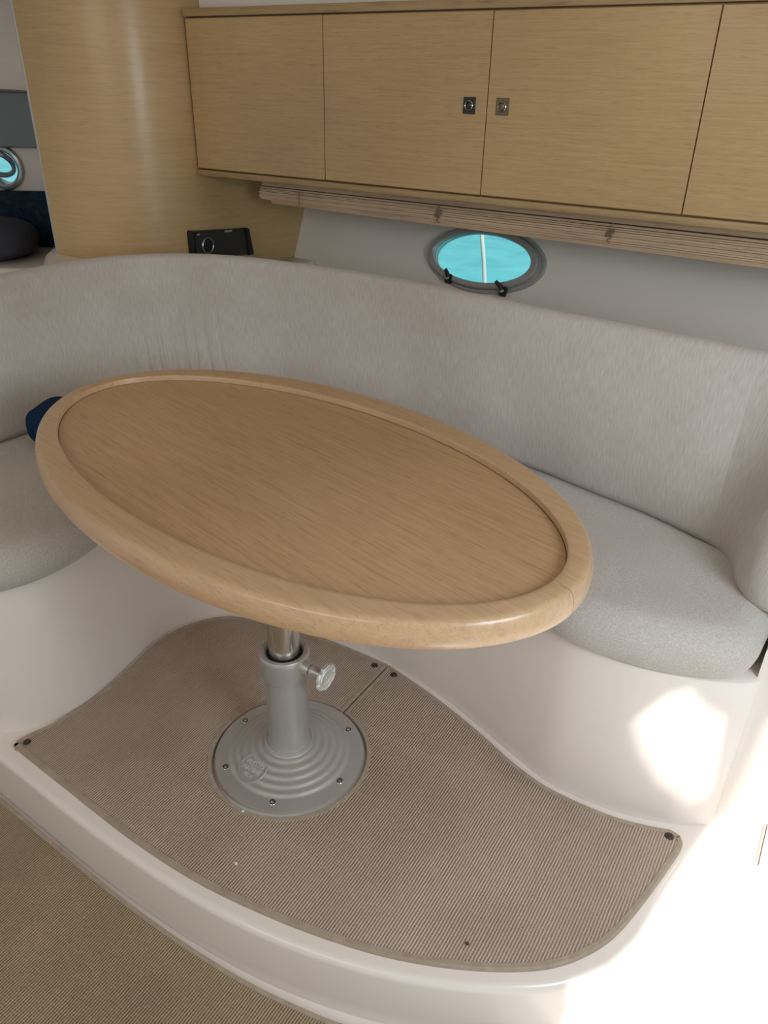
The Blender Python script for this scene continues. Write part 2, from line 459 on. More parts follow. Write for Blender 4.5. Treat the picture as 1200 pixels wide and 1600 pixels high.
# ---- hull side wall with an oval opening (leans outwards towards the top)
def hull(x, s):      # s = distance up the sloping wall; z = s / 1.0925
    z = s / 1.0925
    return Vector((x, 2.42 + 0.44 * (z - 0.83), z))
HN = (hull(0, 1) - hull(0, 0)).normalized().cross(Vector((1, 0, 0))).normalized()
if HN.y < 0: HN = -HN            # outwards normal
WC = (-1.106, 0.823)
def oval(a, b, n=72, c=WC, rot=0.0):
    return [(c[0] + a * cos(2 * pi * i / n) * cos(rot) - b * sin(2 * pi * i / n) * sin(rot), c[1] + a * cos(2 * pi * i / n) * sin(rot) + b * sin(2 * pi * i / n) * cos(rot)) for i in range(n)]
def holed_wall(x0, x1, s0, s1, hole, fn, thick_dir, thick):
    outer = [(x0, s0), (x1, s0), (x1, s1), (x0, s1)]
    loops = [[Vector((*p, 0)) for p in outer], [Vector((*p, 0)) for p in hole]]
    tri = geometry.tessellate_polygon(loops); flat = outer + hole
    V = [fn(*p) for p in flat]; V += [v + thick_dir * thick for v in V]; n = len(flat); F = [tuple(t) for t in tri] + [tuple(i + n for i in t) for t in tri]
    def side(a, b): F.append((a, b, b + n, a + n))
    for i in range(4): side(i, (i + 1) % 4)
    for i in range(len(hole)): side(4 + i, 4 + (i + 1) % len(hole))
    return mesh_from(V, F)
structure('wall_hull', holed_wall(-1.885, 1.5, 0.1, 1.72, oval(0.200, 0.099), hull, HN, 0.022), M['gel_matt'])

# ---- window_1: the oval porthole
def oval_ring(levels, fn, n=72, c=WC, closed_profile=True, rot=0.0):
    V = []; F = []; m = len(levels)
    for a, b, dep in levels:
        V += [fn(*p) - HN * dep for p in oval(a, b, n, c, rot)]
    for k in range(m if closed_profile else m - 1):
        k2 = (k + 1) % m
        for i in range(n):
            j = (i + 1) % n; F.append((k * n + i, k * n + j, k2 * n + j, k2 * n + i))
    return mesh_from(V, F)
win = bpy.data.objects.new('window_1', None); COL.objects.link(win)
win.location = hull(*WC); win['_w'] = tuple(hull(*WC)); win['kind'] = 'structure'
link('frame', oval_ring([(0.214, 0.108, -0.01), (0.216, 0.110, 0.006), (0.212, 0.106, 0.012), (0.204, 0.100, 0.012), (0.201, 0.098, 0.008), (0.196, 0.094, 0.008),
                         (0.193, 0.092, 0.013), (0.188, 0.088, 0.015), (0.184, 0.085, 0.010), (0.184, 0.085, -0.012)], hull), M['win_alloy'], win)
link('sash', oval_ring([(0.200, 0.097, 0.010), (0.200, 0.097, 0.026), (0.196, 0.093, 0.031), (0.180, 0.081, 0.031), (0.176, 0.078, 0.027), (0.176, 0.078, 0.010)], hull, c=(WC[0] - 0.006, WC[1])), M['win_alloy'], win)
link('sleeve', oval_ring([(0.181, 0.082, 0.008), (0.190, 0.091, -0.030), (0.198, 0.098, -0.030), (0.198, 0.098, -0.002)], hull), M['gel'], win)
gl = []
gp = oval(0.182, 0.084)
link('glass', mesh_from([hull(*p) - HN * 0.012 for p in gp] + [hull(*p) - HN * 0.018 for p in gp],
     [tuple(range(72)), tuple(range(143, 71, -1))] + [(i, (i + 1) % 72, 72 + (i + 1) % 72, 72 + i) for i in range(72)]), M['glass'], win)
def win_clip(x, s, lean):
    base = hull(x, s) - HN * 0.030
    bm = bmesh.new()
    bmesh.ops.create_cube(bm, size=1)
    for v in bm.verts: v.co = Vector((v.co.x * 0.022, v.co.y * 0.030, v.co.z * 0.020))
    bmesh.ops.bevel(bm, geom=bm.edges[:], offset=0.003, segments=2, affect='EDGES')
    me = bm_mesh(bm); orient(me, base, -HN, (1, 0, 0)); c = link('latch', me, M['black2'], win)
    p0 = base - HN * 0.008; 
    link('lever', tube([p0, p0 + Vector((-0.008 * lean, 0, 0.014)), p0 + Vector((-0.024 * lean, -0.006, 0.030))], [0.0080, 0.0075, 0.0055], 10), M['dark_latch'], c)
    kn = lathe([(0.0, 0), (0.006, 0), (0.007, 0.003), (0.005, 0.007), (0.0, 0.007)], seg=16, cap=False); orient(kn, base - HN * 0.009, -HN)
    link('screw', kn, M['chrome'], c)
win_clip(-1.003, 0.727, 1.0)
win_clip(-1.206, 0.741, 0.3)

# ---- wooden bulkhead with rounded inner end
XB, RB, YC = -1.886, 0.30, 1.904
prof = [(XB - RB * (1 - cos(a)), YC - RB * sin(a)) for a in [radians(92) * k / 20 for k in range(21)]][::-1]
prof = [(XB - RB - 0.08, YC - RB + 0.002)] + prof + [(XB, 2.9)]
prof = prof
inner = [(x - 0.018, y + 0.016) for x, y in prof]
pp = prof + inner[::-1]
def column(poly, z0, z1):
    n = len(poly); V = [(x, y, z0) for x, y in poly] + [(x, y, z1) for x, y in poly]
    F = [(i, (i + 1) % n, n + (i + 1) % n, n + i) for i in range(n)]
    tri = geometry.tessellate_polygon([[Vector((*p, 0)) for p in poly]])
    F += [tuple(t) for t in tri] + [tuple(i + n for i in t) for t in tri]
    return mesh_from(V, F)
structure('wall_bulkhead', column(pp, 0.655, 1.90), M['oak_wall'])
structure('trim_8', column([(XB - RB - 0.083 + 0.005 * cos(2 * pi * k / 16), YC - RB + 0.005 + 0.006 * sin(2 * pi * k / 16)) for k in range(16)], 0.655, 1.90), M['edge'])
structure('wall_bulkhead_base', column([(x - 0.002, y + 0.002) for x, y in pp], -0.14, 0.655), M['gel'])

# ---- ledges behind the backrest
structure('trim_1', box((-1.78, 1.74, 0.46), (1.4, 2.28, 0.560), 0.004), M['gel'])
structure('trim_7', box((-1.884, 1.72, 0.46), (-1.782, 2.345, 0.676), 0.004), M['gel'])
structure('trim_2', slab([(-1.872, 1.24), (-1.872, 1.64), (-2.24, 1.69), (-2.42, 1.79), (-2.45, 1.75), (-2.30, 1.58), (-2.03, 1.36)], 0.10, 0.752, 0.012), M['gel'])

# ---- liner above the overhead cabinet, deckhead with invented cut-outs that shape the sun patches
structure('wall_above_cabinet', box((-1.884, 1.952, 1.40), (1.4, 1.99, 1.90)), M['gel_matt'])
CZ = 1.90
def up(p):
    p = Vector(p); t = (CZ - p.z) / -SUN_DIR.z; q = p - SUN_DIR * t; return (q.x, q.y)
holeA = [up((p[0] + 0.004, p[1], 0.0)) for p in EDGE[11:]] + [up(p) for p in ((0.042, 1.22, 0.027), (0.052, 1.22, 0.158), (0.061, 1.22, 0.30))] + \
        [up((0.45, 1.30, 0.30)), up((0.8, 1.0, 0)), up((0.8, 0.1, 0)), up((0.02, 0.1, -0.13)), up((-0.045, 0.70, -0.08)), up((-0.071, 0.752, -0.05)), up((-0.094, 0.757, -0.02))]  # unseen opening, projected back from the sunlit floor and right moulding
holeB = [up(p) for p in ((-0.150, 1.128, 0.243), (-0.107, 1.138, 0.321), (-0.074, 1.148, 0.343), (-0.053, 1.155, 0.322), (-0.035, 1.163, 0.302),
                         (-0.006, 1.179, 0.285), (0.012, 1.19, 0.09), (-0.017, 1.175, 0.062), (-0.079, 1.146, 0.108), (-0.120, 1.133, 0.172))]  # second unseen opening, added for the light patch on the plinth front
outer = [(-4.2, -1.7), (2.2, -1.7), (2.2, 2.76), (-4.2, 2.76)]
loops = [[Vector((*p, 0)) for p in l] for l in (outer, holeA, holeB)]
tri = geometry.tessellate_polygon(loops); flat = outer + holeA + holeB; n = len(flat)
F = [tuple(t) for t in tri]
structure('ceiling', mesh_from([(x, y, CZ) for x, y in flat], F), M['gel_matt'], smooth=False)

# ---- white moulding right of the bench
structure('wall_right', slab([(0.022, 1.40), (0.022, 1.2155), (0.9, 1.30), (0.9, 1.40)][::-1], -0.146, 0.43, 0.004, 2), M['gel'])
structure('trim_3', tube([(0.118, 1.2205, 0.045), (0.124, 1.2215, -0.02), (0.129, 1.222, -0.068)], 0.0009, 6), M['gap'])

# ---- forward cabin, seen past the rounded bulkhead end
FN = Vector((-0.526, 0.85, 0)).normalized(); FU = Vector((-0.85, -0.526, 0)); FU.normalize(); FP = Vector((-2.3, 2.45, 0))
def fw(u, z, d=0.0): return FP + FU * u - FN * d + Vector((0, 0, z))
def fbox(u0, u1, z0, z1, d0, d1, bev=0.0, seg=3):
    me = box((u0, z0, d0), (u1, z1, d1), bev, seg)
    for v in me.vertices:
        u, z, d = v.co; v.co = fw(u, z, d)
    bm = bmesh.new(); bm.from_mesh(me); bmesh.ops.recalc_face_normals(bm, faces=bm.faces); bm.to_mesh(me); bm.free(); return me
PC = (0.882, 0.934)
def ffn(u, z): return fw(u, z)
hp = [(PC[0] + 0.066 * cos(2 * pi * i / 48), PC[1] + 0.066 * sin(2 * pi * i / 48)) for i in range(48)]
def fwall():
    outer = [(-0.3, 0.0), (2.2, 0.0), (2.2, 1.9), (-0.3, 1.9)]
    tri = geometry.tessellate_polygon([[Vector((*p, 0)) for p in outer], [Vector((*p, 0)) for p in hp]])
    flat = outer + hp; n = len(flat); V = [fw(*p) for p in flat] + [fw(*p, -0.05) for p in flat]
    F = [tuple(t) for t in tri] + [tuple(i + n for i in t) for t in tri]
    for i in range(4): F.append((i, (i + 1) % 4, n + (i + 1) % 4, n + i))
    for i in range(48): F.append((4 + i, 4 + (i + 1) % 48, n + 4 + (i + 1) % 48, n + 4 + i))
    return mesh_from(V, F)
structure('wall_forward', fwall(), M['gel_matt'])
# glossy moulded deckhead of the forward cabin, its lower lip rolled under
def deckhead():
    V = []; F = []; prof = [(1.204, 0.0), (1.204, 0.07), (1.208, 0.082), (1.222, 0.088), (1.30, 0.10), (1.42, 0.14), (1.52, 0.22), (1.60, 0.34), (1.66, 0.55), (1.70, 0.9)]
    us = [-0.3 + 2.5 * k / 24 for k in range(25)]
    for u in us:
        for z, d in prof: V.append(fw(u, z + 0.004 * sin(u * 9), d + 0.01 * sin(u * 6)))
    m = len(prof)
    for i in range(24):
        for k in range(m - 1): F.append((i * m + k, (i + 1) * m + k, (i + 1) * m + k + 1, i * m + k + 1))
    return mesh_from(V, F)
structure('trim_4', deckhead(), M['gel'])
structure('trim_5', fbox(-0.3, 2.2, 1.010, 1.200, 0.0, 0.035, 0.006), M['panelgrey'])
structure('trim_6', fbox(-0.3, 2.2, 0.30, 0.640, 0.0, 0.45, 0.015), M['gel'])
structure('wall_bow', box((-4.2, -0.6, -0.14), (-4.12, 2.2, 1.9)), M['gel_matt'])

win2 = bpy.data.objects.new('window_2', None); COL.objects.link(win2)
win2.location = fw(*PC); win2['_w'] = tuple(fw(*PC)); win2['kind'] = 'structure'
def round_ring(c, levels, d_dir, n=48):
    V = []; F = []; m = len(levels)
    for r, dep in levels:
        V += [fw(c[0] + r * cos(2 * pi * i / n), c[1] + r * sin(2 * pi * i / n), dep) for i in range(n)]
    for k in range(m):
        k2 = (k + 1) % m
        for i in range(n): j = (i + 1) % n; F.append((k * n + i, k * n + j, k2 * n + j, k2 * n + i))
    return mesh_from(V, F)
M['win_chrome'] = plain('chromed_porthole', (0.42, 0.46, 0.47), rough=0.2, metal=0.6)
link('frame', round_ring(PC, [(0.083, -0.02), (0.083, 0.006), (0.078, 0.016), (0.068, 0.018), (0.060, 0.012), (0.058, 0.0), (0.058, -0.05), (0.066, -0.05)], 0), M['win_chrome'], win2)
sash = round_ring((0, 0), [(0.066, 0.0), (0.066, 0.012), (0.061, 0.017), (0.053, 0.017), (0.050, 0.012), (0.050, 0.0)], 0)
# the opened sash tips inwards about its top hinge
c0 = fw(0, 0); hinge = fw(PC[0] + 0.02, PC[1] + 0.070, 0.03)
sash.transform(Matrix.Translation(-c0))
rotm = Matrix.Rotation(radians(-38), 4, FU)
def place_sash(me):
    me.transform(Matrix.Translation(Vector((0, 0, -0.066)))); me.transform(rotm); me.transform(Matrix.Translation(hinge))
place_sash(sash); link('sash', sash, M['win_chrome'], win2)
gdisc = [Vector((0, 0, 0)) + FU * 0.052 * cos(2 * pi * i / 36) + Vector((0, 0, 0.052 * sin(2 * pi * i / 36))) - FN * 0.006 for i in range(36)]
gm = mesh_from(gdisc, [tuple(range(36))]); place_sash(gm); link('glass', gm, M['glass'], win2)
hg = lathe([(0.0, -0.014), (0.008, -0.012), (0.010, 0), (0.008, 0.012), (0.0, 0.014)], seg=16, cap=False); orient(hg, hinge + Vector((0, 0, 0.004)), FU)
link('hinge', hg, M['win_chrome'], win2)

# ---- sea outside
wv = [(-60, 1.9, -1.0), (40, 1.9, -1.0), (40, 90, -1.0), (-60, 90, -1.0)]
sea = link('sea', mesh_from([(x, y, z) for x, y, z in wv], [(0, 1, 2, 3)]), M['water'], None, (0, 10, -1.0), smooth=False)
tag(sea, 'turquoise sea water outside the portholes', 'water', kind='stuff')

# ================================================================ THINGS
# ---- overhead cabinet
YF = 1.90
cab = thing('overhead_cabinet', 'long oak overhead locker with flush doors above the oval porthole', 'cabinet', (-0.9, 2.05, 1.0))
link('body', box((-1.880, YF + 0.004, 1.012), (1.2, 2.28, 1.412)), M['oak_dark'], cab)
xs = [-1.880, -1.3885, -0.9025, -0.4035, 0.09, 0.60, 1.19]
for i in range(6):
    d = link('door', box((xs[i] + 0.0012, YF - 0.016, 1.0165), (xs[i + 1] - 0.0012, YF + 0.0035, 1.4085), 0.0009, 1), M['oak'], cab)
    if i in (1, 2):
        cx = -0.949 if i == 1 else -0.861
        body = M['dark_latch'] if i == 1 else M['latch_reflect']
        la = link('latch', box((cx - 0.0165, YF - 0.0185, 1.197), (cx + 0.0165, YF - 0.0162, 1.2335), 0.0007, 1), body, d)
        tag(la, 'dark square push latch' if i == 1 else 'square push latch with a brown reflection in its colour')
        rg = lathe([(0.0085, 0.0), (0.0085, 0.0030), (0.0098, 0.0042), (0.0115, 0.0030), (0.0115, 0.0)], seg=28, cap=False)
        orient(rg, (cx, YF - 0.0185, 1.2153), (0, -1, 0)); tag(link('latch_ring', rg, M['ring'], d), None)
        kb = lathe([(0.0, 0.0), (0.0078, 0.0), (0.0078, 0.002), (0.006, 0.003), (0.0, 0.003)], seg=24, cap=False)
        orient(kb, (cx, YF - 0.0185, 1.2153), (0, -1, 0)); link('latch_button', kb, body, d)
link('top_trim', box((-1.884, YF - 0.022, 1.4125), (1.2, YF + 0.052, 1.4325), 0.002, 2), M['oak_dark'], cab)
link('bottom_trim', box((-1.884, YF - 0.020, 0.9955), (1.2, YF + 0.05, 1.0125), 0.003, 2), M['oak_dark'], cab)

# ---- folded bamboo blind under the locker
bl = thing('bamboo_blind', 'folded bamboo roman blind hanging under the oak locker above the oval porthole', 'blind', (-0.9, 2.06, 0.95))
zt = 0.9635
link('head_rail', box((-1.765, 2.047, 0.9600), (1.1, 2.085, 0.990), 0.001, 1), M['bamboo'], bl)
rows = [(0.9585, 0.0042, 2.042), (0.9530, 0.0030, 2.039), (0.9490, 0.0030, 2.040), (0.9450, 0.0045, 2.037), (0.9395, 0.0035, 2.038),
        (0.9350, 0.0052, 2.036), (0.9288, 0.0034, 2.038), (0.9245, 0.0030, 2.037)]
for i, (z, h_, y) in enumerate(rows):
    # the stack sags and fans open a little towards the right end
    V = []; F = []; K = 26; x0 = -1.765 + random.uniform(-0.003, 0.003)
    for k in range(K + 1):
        x = x0 + (1.1 - x0) * k / K
        f = (x + 1.765) / 1.6
        dz = -(0.963 - z) * 0.32 * min(f, 1.4)
        yy = y + 0.0012 * sin(x * 7 + i)
        hh = h_ * (1.12 + 0.30 * min(f, 1.4))
        V += [(x, yy, z + dz - hh), (x, yy, z + dz), (x, yy + 0.045, z + dz), (x, yy + 0.045, z + dz - hh)]
    for k in range(K):
        for q in range(4): F.append((k * 4 + q, k * 4 + (q + 1) % 4, k * 4 + 4 + (q + 1) % 4, k * 4 + 4 + q))
    F += [(0, 1, 2, 3), (K * 4, K * 4 + 1, K * 4 + 2, K * 4 + 3)]
    link('slat', mesh_from(V, F), M['bamboo'], bl)
V = []; F = []; K = 26
for k in range(K + 1):
    x = -1.722 + (1.1 + 1.722) * k / K; f = (x + 1.765) / 1.6
    z1 = 0.9205 - 0.014 * min(f, 1.4); z0 = z1 - 0.0105
    V += [(x, 2.044, z0), (x, 2.040, z1), (x, 2.075, z1), (x, 2.075, z0)]
for k in range(K):
    for q in range(4): F.append((k * 4 + q, k * 4 + (q + 1) % 4, k * 4 + 4 + (q + 1) % 4, k * 4 + 4 + q))
F += [(0, 1, 2, 3), (K * 4, K * 4 + 1, K * 4 + 2, K * 4 + 3)]
link('bottom_slat', mesh_from(V, F), M['bamboo'], bl)
for x, big in ((-1.60, 0), (-1.10, 1), (-0.60, 1), (-0.12, 1)):
    P = []
    for k in range(40):
        t = k / 39
        P.append((x + 0.004 * sin(t * 20) * big + random.uniform(-.001, .001), 2.0325 - 0.002 * abs(sin(t * 15)), 0.963 - t * 0.05))
    link('cord', tube(P, 0.0011, 6), M['cord'], bl)
    if big:
        P = [(x + 0.012 * cos(t * 1.9) * (1 - t / 16), 2.031 - 0.002 * sin(t * 3), 0.938 + 0.011 * sin(t * 2.3)) for t in [k * 0.35 for k in range(26)]]
        link('cord_knot', tube(P, 0.0011, 6), M['cord'], bl)

# ---- curved backrest
BT = [((-1.72, .45), (-1.78, .42)), ((-1.715, .70), (-1.79, .68)), ((-1.708, .97), (-1.80, .97)), ((-1.700, 1.12), (-1.812, 1.18)), ((-1.665, 1.30), (-1.797, 1.38)),
      ((-1.58, 1.43), (-1.705, 1.53)), ((-1.43, 1.53), (-1.545, 1.625)), ((-1.22, 1.58), (-1.33, 1.665)), ((-1.0, 1.60), (-1.06, 1.668)), ((-.78, 1.597), (-.83, 1.645)),
      ((-.583, 1.578), (-.62, 1.618)), ((-.443, 1.545), (-.47, 1.603)), ((-.286, 1.508), (-.33, 1.590)), ((-.175, 1.467), (-.2, 1.578)), ((-.115, 1.435), (-.1, 1.567)),
      ((-.078, 1.385), (-.02, 1.555)), ((-.055, 1.325), (.06, 1.54)), ((-.025, 1.285), (.13, 1.52)), ((.025, 1.268), (.20, 1.495)), ((.085, 1.285), (.28, 1.46)), ((.12, 1.34), (.34, 1.43))]
PB = 60
Bc = catmull([(*b, 0) for b, t in BT], PB); Tc = catmull([(*t, 0) for b, t in BT], PB)
def backrest():
    n = len(Bc); bm = bmesh.new(); uvl = bm.loops.layers.uv.new('UVMap'); rows = []; arc = [0.0]
    for i in range(1, n): arc.append(arc[-1] + ((Tc[i] - Tc[i - 1]).length + (Bc[i] - Bc[i - 1]).length) / 2)
    ZB, ZT = 0.458, 0.806
    prof = []                                    # (t along B->T, z, back offset)
    NV = 34
    for k in range(NV + 1):
        v = k / NV; prof.append((v, ZB + (ZT - ZB) * v, 'f'))
    uvs = []
    for i in range(n):
        a, c = max(0, i - 1), min(n - 1, i + 1)
        tt = (Tc[c] - Tc[a]).normalized(); nn = Vector((-tt.y, tt.x, 0))
        f_turn = max(0, min(1, (i - 13.6 * PB) / (2.2 * PB)))   # the roll at the right end
        wob = 0.0035 * noise.noise(Vector((arc[i] * 3.1, 0, 0))) + 0.0020 * noise.noise(Vector((arc[i] * 9, 4, 0)))
        row = []; vv = 0.0; uvr = []
        last = None
        def add(p):
            nonlocal vv, last
            if last is not None: vv += (p - last).length
            last = p.copy(); row.append(bm.verts.new(p)); uvr.append((arc[i], vv))
        # underside lip, tucked
        b0 = Bc[i] + nn * 0.05; add(Vector((b0.x, b0.y, 0.462)))
        b0 = Bc[i] + nn * 0.012; add(Vector((b0.x, b0.y, 0.462)))
        for v, z, _ in prof:
            g = v if f_turn == 0 else v * (1 - f_turn) + (v ** 2.2) * f_turn
            p = Bc[i].lerp(Tc[i], g)
            bulge = (0.014 + 0.022 * f_turn) * sin(pi * v) ** 0.8 + wob * sin(pi * v)
            r0 = 0.016
            if v < 0.06: bulge -= r0 * (1 - v / 0.06) ** 2
            # gathered creases low on the curved corner
            s = arc[i]
            if v < 0.75:
                for cs, cw, amp in CRE:
                    d = (s + 0.012 * v - cs) / cw
                    if abs(d) < 3: bulge -= amp * math.exp(-d * d) * (1 - v / 0.75) ** 0.7
            q = p - nn * bulge
            zz = z
            if v > 0.93: q = q + nn * 0.004 * ((v - 0.93) / 0.07) ** 2
            add(Vector((q.x, q.y, zz + wob * 0.6 * v)))
        # rolled crest and the back
        base = Vector((row[-1].co.x, row[-1].co.y, row[-1].co.z))
        R_ = 0.024
        for k in range(1, 9):
            a_ = pi * k / 8 * 0.92
            add(base + nn * (R_ * (1 - cos(a_))) + Vector((0, 0, R_ * 0.8 * sin(a_))))
        e = row[-1].co.copy(); add(Vector((e.x, e.y, 0.62)) + nn * 0.0)
        rows.append(row); uvs.append(uvr)
    for i in range(n - 1):
        for k in range(len(rows[0]) - 1):
            f = bm.faces.new((rows[i][k], rows[i + 1][k], rows[i + 1][k + 1], rows[i][k + 1])); f.smooth = True
            for lp, uv in zip(f.loops, (uvs[i][k], uvs[i + 1][k], uvs[i + 1][k + 1], uvs[i][k + 1])): lp[uvl].uv = uv
    for r in (rows[0], rows[-1]):
        f = bm.faces.new(r)
        for lp in f.loops: lp[uvl].uv = (0, 0)
    return bm_mesh(bm)
# arc length near the gathered corner
_arc = 0; cre_s = None
for i in range(1, len(Bc)):
    _arc += ((Tc[i] - Tc[i - 1]).length + (Bc[i] - Bc[i - 1]).length) / 2
    if cre_s is None and Bc[i].x > -1.585 and Bc[i].y > 1.40: cre_s = _arc
CRE = [(cre_s + d, wdt, amp) for d, wdt, amp in ((-0.09, .008, .006), (-0.055, .007, .011), (-0.022, .007, .012), (0.012, .007, .008), (0.045, .007, .012), (0.075, .0065, .009), (0.11, .008, .009), (0.15, .008, .005))]
bk = link('backrest', backrest(), M['fab_back'], None, (-0.9, 1.62, 0.46))
bk.data.shade_smooth()
tag(bk, 'long curved beige fabric backrest running round behind the oval table', 'backrest')

# ---- seat cushion
FR = [(-2.0, 0.475), (-1.6, 0.480), (-1.45, 0.503), (-1.335, 0.553), (-1.27, 0.615), (-1.236, 0.69), (-1.228, 0.78), (-1.246, 0.88), (-1.265, 0.99), (-1.252, 1.075),
      (-1.215, 1.145), (-1.16, 1.180), (-1.08, 1.208), (-0.98, 1.222), (-0.83, 1.232), (-0.745, 1.228), (-0.65, 1.212), (-0.55, 1.188),
      (-0.46, 1.158), (-0.36, 1.122), (-0.284, 1.100), (-0.21, 1.098), (-0.137, 1.108), (-0.065, 1.132), (-0.028, 1.150), (-0.002, 1.172), (0.012, 1.205), (0.018, 1.26), (0.020, 1.34), (0.020, 1.42)]
SB = [(-1.80, 0.45), (-1.775, 0.70), (-1.765, 0.97), (-1.76, 1.12), (-1.72, 1.33), (-1.62, 1.48), (-1.45, 1.58), (-1.22, 1.625), (-1.0, 1.645), (-.78, 1.64), (-.583, 1.62), (-.443, 1.59), (-.286, 1.555), (-.16, 1.51), (-.03, 1.46)]
Fc = resample(catmull([(*p, 0) for p in FR[1:]], 12), 330)
Sc_ = resample(catmull([(*p, 0) for p in SB], 12), 300)
Sc_ = Sc_ + [Sc_[-1].lerp(Vector((0.0, 1.45, 0)), k / 30) for k in range(1, 31)]
def seat():
    bm = bmesh.new(); uvl = bm.loops.layers.uv.new('UVMap'); rows = []; uvs = []; n = len(Fc)
    z0, z1 = 0.369, 0.474; H = z1 - z0; arc = 0
    for i in range(n):
        a, c = max(0, i - 1), min(n - 1, i + 1)
        t = (Fc[c] - Fc[a]).normalized(); nn = Vector((-t.y, t.x, 0))     # towards the back
        if i: arc += (Fc[i] - Fc[i - 1]).length
        row = []; uvr = []; vv = 0; last = None
        def add(p):
            nonlocal vv, last
            if last is not None: vv += (p - last).length
            last = p.copy(); row.append(bm.verts.new(p)); uvr.append((p.x, p.y + (z1 - p.z)))
        P = Fc[i]
        dirb = (Sc_[i] - P)
        s = dirb.normalized(); D = dirb.length
        # rounded front nose
        add(P + nn * 0.06 + Vector((0, 0, z0)))
        for k in range(0, 13):
            a_ = -pi / 2 + pi * k / 12
            e1 = 0.030 if a_ < 0 else 0.050
            rr = (1 - cos(a_)) * e1
            zz = z0 + H / 2 + (H / 2) * sin(a_)
            wv_ = 0.0015 * noise.noise(Vector((arc * 14, k * .3, 0)))
            add(P + nn * (rr + 0.0 + wv_) + Vector((0, 0, zz)))
        st = P + nn * 0.05
        for k in range(1, 26):
            v = k / 25
            q = st.lerp(Sc_[i], v)
            dip = -0.008 * sin(pi * min(1, v * 1.0)) ** 1.5 + 0.0025 * noise.noise(Vector((q.x * 7, q.y * 7, 1))) 
            crown = 0.006 * (1 - abs(2 * min(v, .5) - .3)) if v < .3 else 0
            add(Vector((q.x, q.y, z1 + dip * 0.6 + (0.004 * sin(pi * v)) - (0.0155 * max(0, min(1, (v - .78) / .12))))))
        e = row[-1].co.copy(); add(Vector((e.x, e.y, z0)))
        rows.append(row); uvs.append(uvr)
    for i in range(n - 1):
        for k in range(len(rows[0]) - 1):
            f = bm.faces.new((rows[i][k], rows[i + 1][k], rows[i + 1][k + 1], rows[i][k + 1])); f.smooth = True
            for lp, uv in zip(f.loops, (uvs[i][k], uvs[i + 1][k], uvs[i + 1][k + 1], uvs[i][k + 1])): lp[uvl].uv = uv
    for r in (rows[0], rows[-1]): bm.faces.new(r)
    bmesh.ops.remove_doubles(bm, verts=bm.verts, dist=0.0002)
    return bm_mesh(bm)
st_o = link('seat_cushion', seat(), M['fab_seat'], None, (-0.9, 1.45, 0.37))
st_o.data.shade_smooth()
tag(st_o, 'beige fabric bench cushion curving round on the white moulded base', 'seat cushion')

# ---- oval table
PX, PY = -0.771, 0.886
TZ = 0.688
tb = thing('dining_table', 'oval oak dining table with raised rim on a grey metal pedestal', 'table', (PX, PY, 0.009))
OUT = dict(c=(-0.786, 0.922), a=0.578, b=0.338, r=atan2(-0.168, 0.986))
INN = dict(c=(-0.786, 0.916), a=0.5425, b=0.281, r=atan2(-0.149, 0.989))
def ell(e, th, d=0.0):
    a, b, r = e['a'] + d, e['b'] + d, e['r']
    x, y = a * cos(th), b * sin(th); return Vector((e['c'][0] + x * cos(r) - y * sin(r), e['c'][1] + x * sin(r) + y * cos(r)))
def ang(p):
    x, y = p[0] - OUT['c'][0], p[1] - OUT['c'][1]; r = -OUT['r']; x, y = x * cos(r) - y * sin(r), x * sin(r) + y * cos(r)
    return atan2(y / OUT['b'], x / OUT['a'])
prim = [('i', 0.0, 0.648), ('i', 0.0, 0.6860), ('i', 0.0006, 0.6874), ('i', 0.0022, 0.6881), ('i', 0.008, 0.6884), ('o', -0.018, 0.6884), ('o', -0.0095, 0.6880), ('o', -0.0060, 0.6870), ('o', -0.0032, 0.6850), ('o', -0.0012, 0.6820),
        ('o', 0.0008, 0.6765), ('o', 0.0022, 0.670), ('o', 0.0026, 0.662), ('o', 0.0018, 0.653), ('o', -0.0005, 0.6475), ('o', -0.005, 0.6450), ('o', -0.012, 0.6445), ('m', 0.5, 0.644)]
def rim(t0, t1, n=110):
    V = []; F = []; m = len(prim)
    for i in range(n + 1):
        th = t0 + (t1 - t0) * i / n
        for kind, d, z in prim:
            if kind == 'i': p = ell(INN, th, d)
            elif kind == 'o': p = ell(OUT, th, d)
            else: p = (ell(INN, th) + ell(OUT, th)) / 2
            V.append((p.x, p.y, z))
    for i in range(n):
        for k in range(m): F.append((i * m + k, i * m + (k + 1) % m, (i + 1) * m + (k + 1) % m, (i + 1) * m + k))
    F += [tuple(range(m)), tuple(n * m + k for k in range(m))]
    return mesh_from(V, F)
j1, j2 = ang((-0.228, 0.826)), ang((-1.318, 1.028))
gp_ = 0.0012
if j2 < j1: j2 += 2 * pi
link('rim', rim(j1 + gp_, j2 - gp_), M['oak_rim'], tb)
link('rim', rim(j2 + gp_, j1 + 2 * pi - gp_), M['oak_rim'], tb)
tp = [ell(INN, 2 * pi * i / 160, -0.0006) for i in range(160)]
tpm = slab(tp, 0.650, 0.6765, 0.0006, 1)
link('tabletop', tpm, M['oak_table'], tb)
